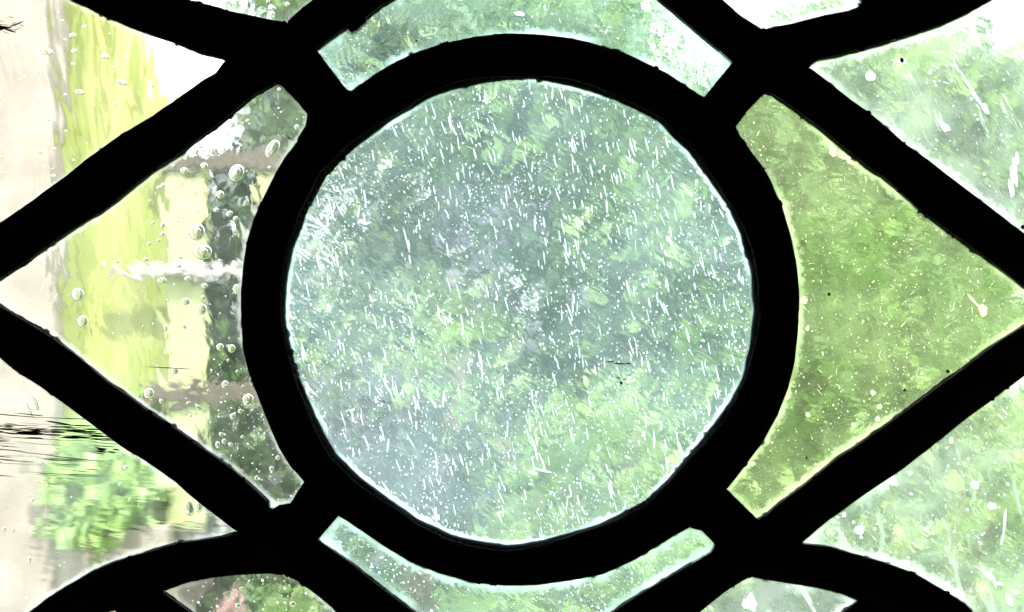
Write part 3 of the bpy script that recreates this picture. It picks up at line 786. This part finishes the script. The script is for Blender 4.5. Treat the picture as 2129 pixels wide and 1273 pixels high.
for p in scatter('C', 30, g, 6, (-100, 700, 500, 1300)): r = 1.4 + 2 * g.random() ** 2; bb.append((p[0], p[1], r, r, 0))
bubbles(p_C, bb)
bb = []
for p in scatter('D', 26, g, 6, (300, 1180, 720, 1300)): r = 2 + 5 * g.random() ** 2; bb.append((p[0], p[1], r, r, 0))
bubbles(p_D, bb)
bb = []
for p in scatter('T', 26, g, 6, (380, -60, 720, 60)): r = 2 + 5 * g.random() ** 2; bb.append((p[0], p[1], r, r, 0))
bubbles(p_T, bb)

# black scratches and a drawn-in shadow band on the streaky pane, and a few dark specks elsewhere
def scratches(parent, lst, name='scratches', mat=GRIME_SHADOW):
    V, F = [], []
    for px, py, L_, w_, ang, bd in lst: spindle(V, F, px, py, L_, w_, ang, -GT - .00001, .00002, 6, bd)
    return tag(mesh_obj(name, V, F, mat, parent, world=False), kind='stuff')
ls = []
for i in range(55):
    y = 858 + 150 * g.random() ** 1.2; ln = g.uniform(15, 90); x = g.uniform(-60, 60 + (235 - abs(y - 900)) * .8)
    ls.append((x, y + (x - 60) * .07, ln, g.uniform(.35, 1.1), 86 + g.normal() * 1.5, .02))
for i in range(85): ls.append((g.uniform(-40, 280), 898 + g.normal() * 9, g.uniform(10, 34), g.uniform(.5, 1.9), 87 + g.normal() * 2, 0))  # slivers bunched to draw the dark green shadow band behind the glass
for i in range(6): ls.append((g.uniform(200, 250), 938 + g.normal() * 5, g.uniform(8, 24), g.uniform(1, 2.5), 84, 0))
d_, in_ = poly_dist(OPEN['C'], np.array([(a[0], a[1]) for a in ls])); ls = [l for l, q in zip(ls, in_) if q]
scratches(p_C, ls)
scratches(p_B, [(355, 765, 55, .9, 87, 0), (602, 289, 5, 1.6, 60, .4), (440, 660, 12, 1, 30, 0)])
scratches(p_disc, [(1287, 756, 14, 1.6, 85, 0), (1268, 752, 11, 1.2, 95, 0), (1305, 756, 7, 1.4, 80, 0), (1291, 796, 4, 3, 20, 0), (1285, 786, 5, 1.4, 60, 0), (1298, 788, 4, 1.2, 110, 0), (800, 835, 16, .8, 78, .1)])
scratches(p_I, [(1722, 612, 4, 3.5, 0, 0), (1879, 811, 3, 3, 0, 0), (1968, 772, 4, 4, 0, 0), (1675, 951, 3, 2, 0, 0)])
scratches(p_H, [(1873, 127, 6, 4, 20, 0), (2124, 473, 5, 5, 0, 0)])
scratches(p_F, [(866, 87, 2.5, 2.5, 0, 0)])
scratches(p_A, [(8, 58, 20, 2.5, 80, .1), (38, 52, 20, 1.5, 110, .1), (20, 64, 18, 2, 70, 0), (0, 60, 12, 5, 80, 0), (-10, 50, 16, 2, 65, 0)] +
          [(g.uniform(-20, 50), 57 + g.normal() * 7, g.uniform(4, 12), .7, 90 + g.normal() * 30, .2) for _ in range(24)])
